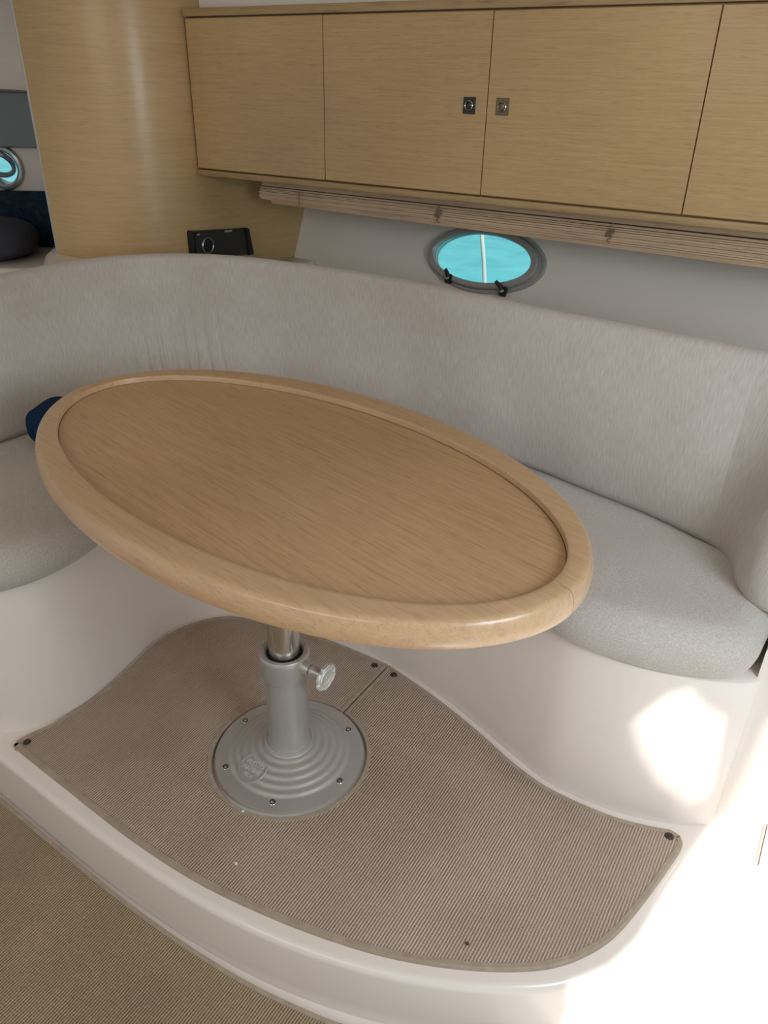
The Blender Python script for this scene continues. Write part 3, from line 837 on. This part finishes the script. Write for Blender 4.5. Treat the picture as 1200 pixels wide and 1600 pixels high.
# dark line of the sealed joint
n_ = 160; V = []; F = []
for i in range(n_):
    p, q = ell(INN, 2 * pi * i / n_, -0.0001), ell(INN, 2 * pi * i / n_, -0.0011)
    V += [(p.x, p.y, 0.6770), (q.x, q.y, 0.6770)]
for i in range(n_): j = (i + 1) % n_; F.append((i * 2, i * 2 + 1, j * 2 + 1, j * 2))
link('joint_line', mesh_from(V, F), M['gap'], tb)
sb_ = [ell(OUT, 2 * pi * i / 96, -0.20) for i in range(96)]
link('mounting_board', slab([Vector((PX + .15 * cos(2 * pi * i / 48), PY + .15 * sin(2 * pi * i / 48))) for i in range(48)], 0.632, 0.652, 0.002, 1), M['oak_dark'], tb)
# pedestal
base_prof = [(0.0, 0.001), (0.1565, 0.001), (0.1575, 0.003), (0.1565, 0.0055), (0.152, 0.0068), (0.132, 0.0095)]
r0, z_ = 0.132, 0.0095
for k in range(5):
    w_, hh = 0.0156, 0.0066
    for q in range(1, 9):
        f = q / 8
        base_prof.append((r0 - w_ * f, z_ + hh * (f - 0.10 * sin(2 * pi * f))))
    r0 -= w_; z_ += hh
base_prof += [(0.0525, 0.0445), (0.0515, 0.0480), (0.048, 0.0500), (0.0465, 0.0495), (0.0450, 0.0530), (0.0432, 0.0600), (0.0425, 0.070), (0.0, 0.070)]
bp_ = link('base_plate', lathe(base_prof, (PX, PY, 0.008), 128, cap=False), M['pewter'], tb)
link('outer_tube', lathe([(0.0, 0.045), (0.0425, 0.045), (0.0418, 0.10), (0.0415, 0.230), (0.0, 0.230)], (PX, PY, 0.008), 64, cap=False), M['pewter'], tb)
link('collar', lathe([(0.0420, 0.222), (0.0465, 0.226), (0.0480, 0.234), (0.0485, 0.262), (0.0492, 0.274), (0.0485, 0.2800), (0.0465, 0.2830), (0.0395, 0.2835), (0.0365, 0.2800), (0.0345, 0.274), (0.0335, 0.262)], (PX, PY, 0.008), 64, cap=False), M['pewter'], tb)
link('inner_tube', lathe([(0.0, 0.24), (0.0305, 0.24), (0.0305, 0.630), (0.0, 0.630)], (PX, PY, 0.0), 48, cap=False), M['chrome'], tb)
link('guide_ring', lathe([(0.0308, 0.262), (0.0345, 0.262), (0.0345, 0.2855), (0.0308, 0.2855)], (PX, PY, 0.0), 48, cap=False), M['black2'], tb)
for sgn in (1,):
    sc1 = lathe([(0, 0), (0.0045, 0), (0.0045, 0.003), (0.0, 0.004)], seg=14, cap=False)
    dd = Vector((-0.93, -0.36, 0)).normalized(); orient(sc1, Vector((PX, PY, 0.252)) + dd * 0.0475, dd); link('screw', sc1, M['chrome'], tb)
# screws around the flange
for a_ in (59, -3.6, -66, -127, 174.5, 117):
    r_ = 0.1365; c_ = (PX + r_ * cos(radians(a_)), PY + r_ * sin(radians(a_)), 0.0175)
    s_ = link('screw', lathe([(0.0, 0.0014), (0.0032, 0.0018), (0.0040, 0.0006), (0.0048, 0.0004), (0.0066, 0.0010), (0.0078, 0.0)], c_, 20, cap=False), M['chrome'], bp_)
    link('recess', lathe([(0.0034, 0.0012), (0.0056, 0.0012)], c_, 20, cap=False), M['gap'], s_)
# locking handwheel
KA = radians(-1)
kd = Vector((cos(KA), sin(KA), -0.02)).normalized(); kc = Vector((PX, PY, 0.274))
stem = lathe([(0.0, 0.040), (0.0135, 0.040), (0.0135, 0.062), (0.0125, 0.0645), (0.0085, 0.065), (0.0085, 0.067), (0.0125, 0.068), (0.0125, 0.074), (0.0095, 0.084), (0.008, 0.097), (0.0, 0.097)], seg=32, cap=False)
orient(stem, kc, kd); link('knob_stem', stem, M['pewter'], tb)
def wheel():
    n = 96; V = []; F = []
    lv = [(0.10, 0.0965), (0.86, 0.0965), (0.97, 0.0985), (1.0, 0.101), (0.97, 0.1045), (0.90, 0.1055), (0.80, 0.1038), (0.66, 0.1038), (0.60, 0.1052), (0.45, 0.1052), (0.40, 0.1042), (0.25, 0.1042), (0.0, 0.1046)]
    for r, z in lv:
        for i in range(n):
            a = 2 * pi * i / n
            lob = 1.0 - 0.14 * max(0, cos(a * 6)) ** 6 * (1 if r > .7 else 0)
            V.append((0.0285 * r * lob * cos(a), 0.0285 * r * lob * sin(a), z))
    m = len(lv)
    for k in range(m - 1):
        for i in range(n): j = (i + 1) % n; F.append((k * n + i, k * n + j, (k + 1) * n + j, (k + 1) * n + i))
    F.append(tuple(range(n)))
    return mesh_from(V, F)
wh = wheel(); orient(wh, kc, kd); kn = link('knob', wh, M['bright_alloy'], tb)
tag(kn, 'bright lobed handwheel')
tm = text_mesh('S', 0.013, 0.0006, 0.0003); orient(tm, kc + kd * 0.1048, kd, Vector((0.58, 0.80, 0))); link('lettering', tm, M['bright_alloy'], kn, smooth=False)
# cast badge on the flange
BR = Vector((PX + 0.0935 * cos(radians(-104.5)), PY + 0.0935 * sin(radians(-104.5)), 0))
slope = Vector((0, 0, 1)) + Vector((cos(radians(-104.5)), sin(radians(-104.5)), 0)) * 0.36
slope.normalize()
bpos = Vector((BR.x, BR.y, 0.0335))
bd = lathe([(0.0, -0.012), (0.0325, -0.012), (0.0325, -0.0005), (0.0318, 0.0016), (0.0304, 0.0016), (0.0297, -0.0002), (0.0, -0.0002)], seg=56, cap=False)
orient(bd, bpos, slope, (1, 0, 0)); bo = link('badge', bd, M['pewter'], bp_); tag(bo, 'round cast maker badge')
for txt, size, dx, dy, bold in (('PRESSO', 0.0135, 0.001, 0.0095, 0.0002), ('MARINE', 0.0130, 0.0, -0.0035, 0.0005), ('ITALY', 0.0085, 0.0, -0.0165, 0.0002)):
    t_ = text_mesh(txt, size, 0.0016, bold)
    for v in t_.vertices: v.co.x += dx; v.co.y += dy
    orient(t_, bpos, slope, (1, 0, 0)); link('lettering', t_, M['bright_alloy'], bp_, smooth=False)

# ---- fitted mat on the platform
mo = [(-1.283, 0.588), (-1.279, 0.612), (-1.262, 0.673), (-1.253, 0.77), (-1.267, 0.879), (-1.286, 0.999), (-1.268, 1.088), (-1.224, 1.156), (-1.168, 1.188), (-1.08, 1.218), (-0.98, 1.234), (-0.912, 1.240), (-0.834, 1.243), (-0.7485, 1.2425)]
mo2 = [(-0.7440, 1.2420), (-0.652, 1.222), (-0.554, 1.196), (-0.457, 1.164), (-0.364, 1.128), (-0.284, 1.107), (-0.214, 1.104), (-0.137, 1.110), (-0.075, 1.126), (-0.035, 1.141)]
mf = [(-0.016, 1.137), (-0.008, 1.117), (-0.016, 1.066), (-0.040, 0.951), (-0.068, 0.858), (-0.118, 0.781), (-0.184, 0.726), (-0.275, 0.674), (-0.372, 0.633), (-0.480, 0.602), (-0.600, 0.578), (-0.736, 0.561), (-0.900, 0.558), (-1.101, 0.568), (-1.262, 0.577), (-1.278, 0.580)]
def sm(P, n=5): return [Vector((p.x, p.y)) for p in catmull([(*p, 0) for p in P], n)]
RC = 0.1635
ta, tb_ = atan2(0.162, 0.0285), atan2(0.162, 0.0150)
circ = [Vector((PX + RC * cos(a), PY + RC * sin(a))) for a in [radians(82.2) + 2 * pi * (k / 90) * (358.2 / 360) for k in range(91)]]   # anticlockwise from left lip to right lip
left_part = sm(mo); right_part = sm(mo2) + sm(mf)
# outline: left arc, down the slit, round the base plate, back up the slit, right arc and front edge
slitL = [Vector((-0.7535, 1.2405)), circ[0]]
mat_outline = left_part + circ + [right_part[0]] + right_part[1:]
def dedupe(P, e=0.0008):
    o = []
    for p in P:
        if not o or (p - o[-1]).length > e: o.append(p)
    if (o[0] - o[-1]).length < e: o.pop()
    return o
mat_outline = dedupe(mat_outline)
fm = thing('fitted_mat', 'ribbed beige mat cut to fit the white platform round the table base', 'mat', (-0.7, 0.9, 0.0))
link('carpet', slab(mat_outline, 0.0005, 0.0085, 0.002, 2), M['carpet'], fm)
s_in = 1 if area2(mat_outline) > 0 else -1
# sewn binding follows the whole outline
dense = []
for i in range(len(mat_outline)):
    a, b = mat_outline[i], mat_outline[(i + 1) % len(mat_outline)]
    k = max(1, int((b - a).length / 0.02))
    for q in range(k): dense.append(a.lerp(b, q / k))
lo_, hi_ = (-0.001, 0.0115)
bnd = strip_along(dense, (lo_ if s_in > 0 else -hi_), (hi_ if s_in > 0 else -lo_), 0.0005, 0.0098, closed=True)
link('binding', bnd, M['binding'], fm)
for (x, y) in ((-1.2605, 0.5985), (-0.7735, 1.2215), (-0.7165, 1.2185), (-0.034, 1.124)):
    link('snap_stud', lathe([(0.0, 0.0042), (0.0030, 0.0036), (0.0040, 0.0020), (0.0068, 0.0022), (0.0082, 0.0012), (0.0086, 0.0), (0.0, 0.0)], (x, y, 0.0086), 20, cap=False), M['snap'], fm)

# ---- carpet on the lower floor
cb = [(-1.9, 0.560), (-1.6, 0.545), (-1.323, 0.535), (-1.057, 0.524), (-0.88, 0.519), (-0.72, 0.522), (-0.576, 0.534), (-0.452, 0.556), (-0.386, 0.574), (-0.30, 0.605), (-0.22, 0.640), (-0.16, 0.675)]
cbs = sm(cb)
cr_out = cbs + [Vector((-0.10, 0.55)), Vector((-0.10, -1.2)), Vector((-1.9, -1.2))]
cr_out = cr_out[::-1]
fc = thing('floor_carpet', 'ribbed olive beige carpet on the lower floor in front of the white step', 'carpet', (-1.0, 0.0, -0.145))
link('carpet', slab(cr_out, -0.1445, -0.134, 0.002, 2), M['carpet2'], fc)
dc = []
for a, b in zip(cbs, cbs[1:]): dc.append(a)
dc.append(cbs[-1])
link('binding', strip_along(dc, -0.011, 0.001, -0.1445, -0.1325), M['binding'], fc)

# ---- black device on the bulkhead
dv = thing('remote_unit', 'small black unit with a silver ring dial mounted on the oak bulkhead', 'device', (XB, 1.96, 0.74))
def bhp(y, z, d=0.0): return Vector((XB + d, y, z))
def quad_slab(c4, d0, d1, bev=0.003):
    bm = bmesh.new(); vs0 = [bm.verts.new(bhp(y, z, d0)) for y, z in c4]; vs1 = [bm.verts.new(bhp(y, z, d1)) for y, z in c4]
    bm.faces.new(vs0); bm.faces.new(vs1)
    for i in range(4): bm.faces.new((vs0[i], vs0[(i + 1) % 4], vs1[(i + 1) % 4], vs1[i]))
    bmesh.ops.recalc_face_normals(bm, faces=bm.faces)
    bmesh.ops.bevel(bm, geom=bm.edges[:], offset=bev, segments=2, affect='EDGES')
    return bm_mesh(bm)
link('housing', quad_slab([(1.824, 0.745), (1.824, 0.836), (2.072, 0.815), (2.088, 0.728)], -0.012, 0.022), M['black'], dv)
link('end_cap', quad_slab([(2.070, 0.727), (2.062, 0.8165), (2.082, 0.8150), (2.100, 0.7255)], 0.0005, 0.027), M['black2'], dv)
rg = lathe([(0.0225, 0.0), (0.0225, 0.004), (0.024, 0.0052), (0.0255, 0.004), (0.0255, 0.0)], seg=40, cap=False); orient(rg, bhp(1.878, 0.786, 0.0222), (1, 0, 0)); link('dial_ring', rg, M['silver'], dv)
dl = lathe([(0.0, 0.006), (0.018, 0.006), (0.0215, 0.004), (0.0215, 0.0)], seg=40, cap=False); orient(dl, bhp(1.878, 0.786, 0.0222), (1, 0, 0)); link('dial', dl, M['black2'], dv)
link('button', quad_slab([(1.962, 0.8165), (1.962, 0.8225), (1.998, 0.8196), (1.998, 0.8136)], 0.021, 0.0238, 0.0008), M['silver'], dv)
link('indicator', quad_slab([(1.836, 0.8225), (1.836, 0.8275), (1.848, 0.8265), (1.848, 0.8215)], 0.021, 0.0232, 0.0006), M['silver'], dv)

# ---- navy cushion end behind the table
def pillow(size, puff=2.6, n=28):
    bm = bmesh.new(); bmesh.ops.create_uvsphere(bm, u_segments=n * 2, v_segments=n, radius=1)
    for v in bm.verts:
        c = v.co; 
        def se(a, e): return math.copysign(abs(a) ** e, a)
        v.co = Vector((se(c.x, 2 / puff) * size[0], se(c.y, 2 / puff) * size[1], se(c.z, 0.62) * size[2]))
        v.co *= 1 + 0.02 * noise.noise(v.co * 30)
    return bm_mesh(bm)
pm = pillow((0.072, 0.075, 0.044), 4.5)
pm.transform(Matrix.Rotation(radians(25), 4, 'Z')); pm.transform(Matrix.Translation((-1.590, 1.058, 0.5175)))
pc = link('cushion', pm, M['navy2'], None, (-1.60, 1.085, 0.474)); pc.data.shade_smooth()
tag(pc, 'small navy blue cushion on the bench, mostly hidden behind the table', 'cushion')

# ---- forward cabin furnishings
hb = link('headboard', fbox(-0.2, 2.0, 0.648, 0.852, 0.0, 0.055, 0.012), M['navy'], None, tuple(fw(0.9, 0.64)))
tag(hb, 'dark navy upholstered panel below the round porthole in the forward cabin', 'headboard')
fc2 = pillow((0.28, 0.20, 0.078), 2.4); fc2.transform(Matrix.Rotation(radians(30), 4, 'Z')); fc2.transform(Matrix.Translation(fw(0.98, 0.640 + 0.068, 0.26)))
o2 = link('berth_cushion', fc2, M['slate'], None, tuple(fw(0.98, 0.64, 0.26))); o2.data.shade_smooth()
tag(o2, 'dark slate grey cushion lying on the white ledge in the forward cabin', 'cushion')
bk2 = thing('small_bracket', 'small dark open bracket on the white ledge beside the slate cushion', 'bracket', tuple(fw(0.79, 0.641, 0.30)))
link('frame', tube([fw(0.815, 0.642, 0.30), fw(0.815, 0.662, 0.30), fw(0.770, 0.662, 0.30), fw(0.770, 0.642, 0.30)], 0.004, 8), M['black2'], bk2)

# ---- mooring rope outside
RX = -1.549
rp = [(RX + 0.012 + (0.555 - (1.6 - 0.05 * k)) * 0.15 + 0.002 * sin(k * 1.3), 3.30 + 0.004 * cos(k * .8), 1.6 - 0.05 * k) for k in range(53)]
ro = link('mooring_rope', tube(rp, 0.0095, 10), M['rope'], None, (RX, 3.3, -1.0))
tag(ro, 'white rope hanging outside the oval porthole', 'rope')

# ---- crumbs on the mat
for (x, y, z, lab) in ((-0.264, 0.7218, 0.0110, 'dark speck of dirt on the mat near its front right edge'), (-0.6875, 0.6242, 0.0100, 'white crumb on the ribbed mat towards the front edge'), (-0.753, 0.7172, 0.0114, 'pale crumb on the mat binding below the table base plate')):
    bm = bmesh.new(); bmesh.ops.create_icosphere(bm, subdivisions=2, radius=0.0028)
    for v in bm.verts: v.co = Vector((v.co.x * 1.3, v.co.y, v.co.z * 0.6)) * (1 + 0.35 * noise.noise(v.co * 600))
    me = bm_mesh(bm); me.transform(Matrix.Translation((x, y, z))); c = link('crumb', me, M['dirt'] if 'dark' in lab else M['crumb'], None, (x, y, z - 0.0015)); tag(c, lab, 'crumb', 'crumbs on the mat')

for o in bpy.data.objects:
    if '_w' in o: del o['_w']
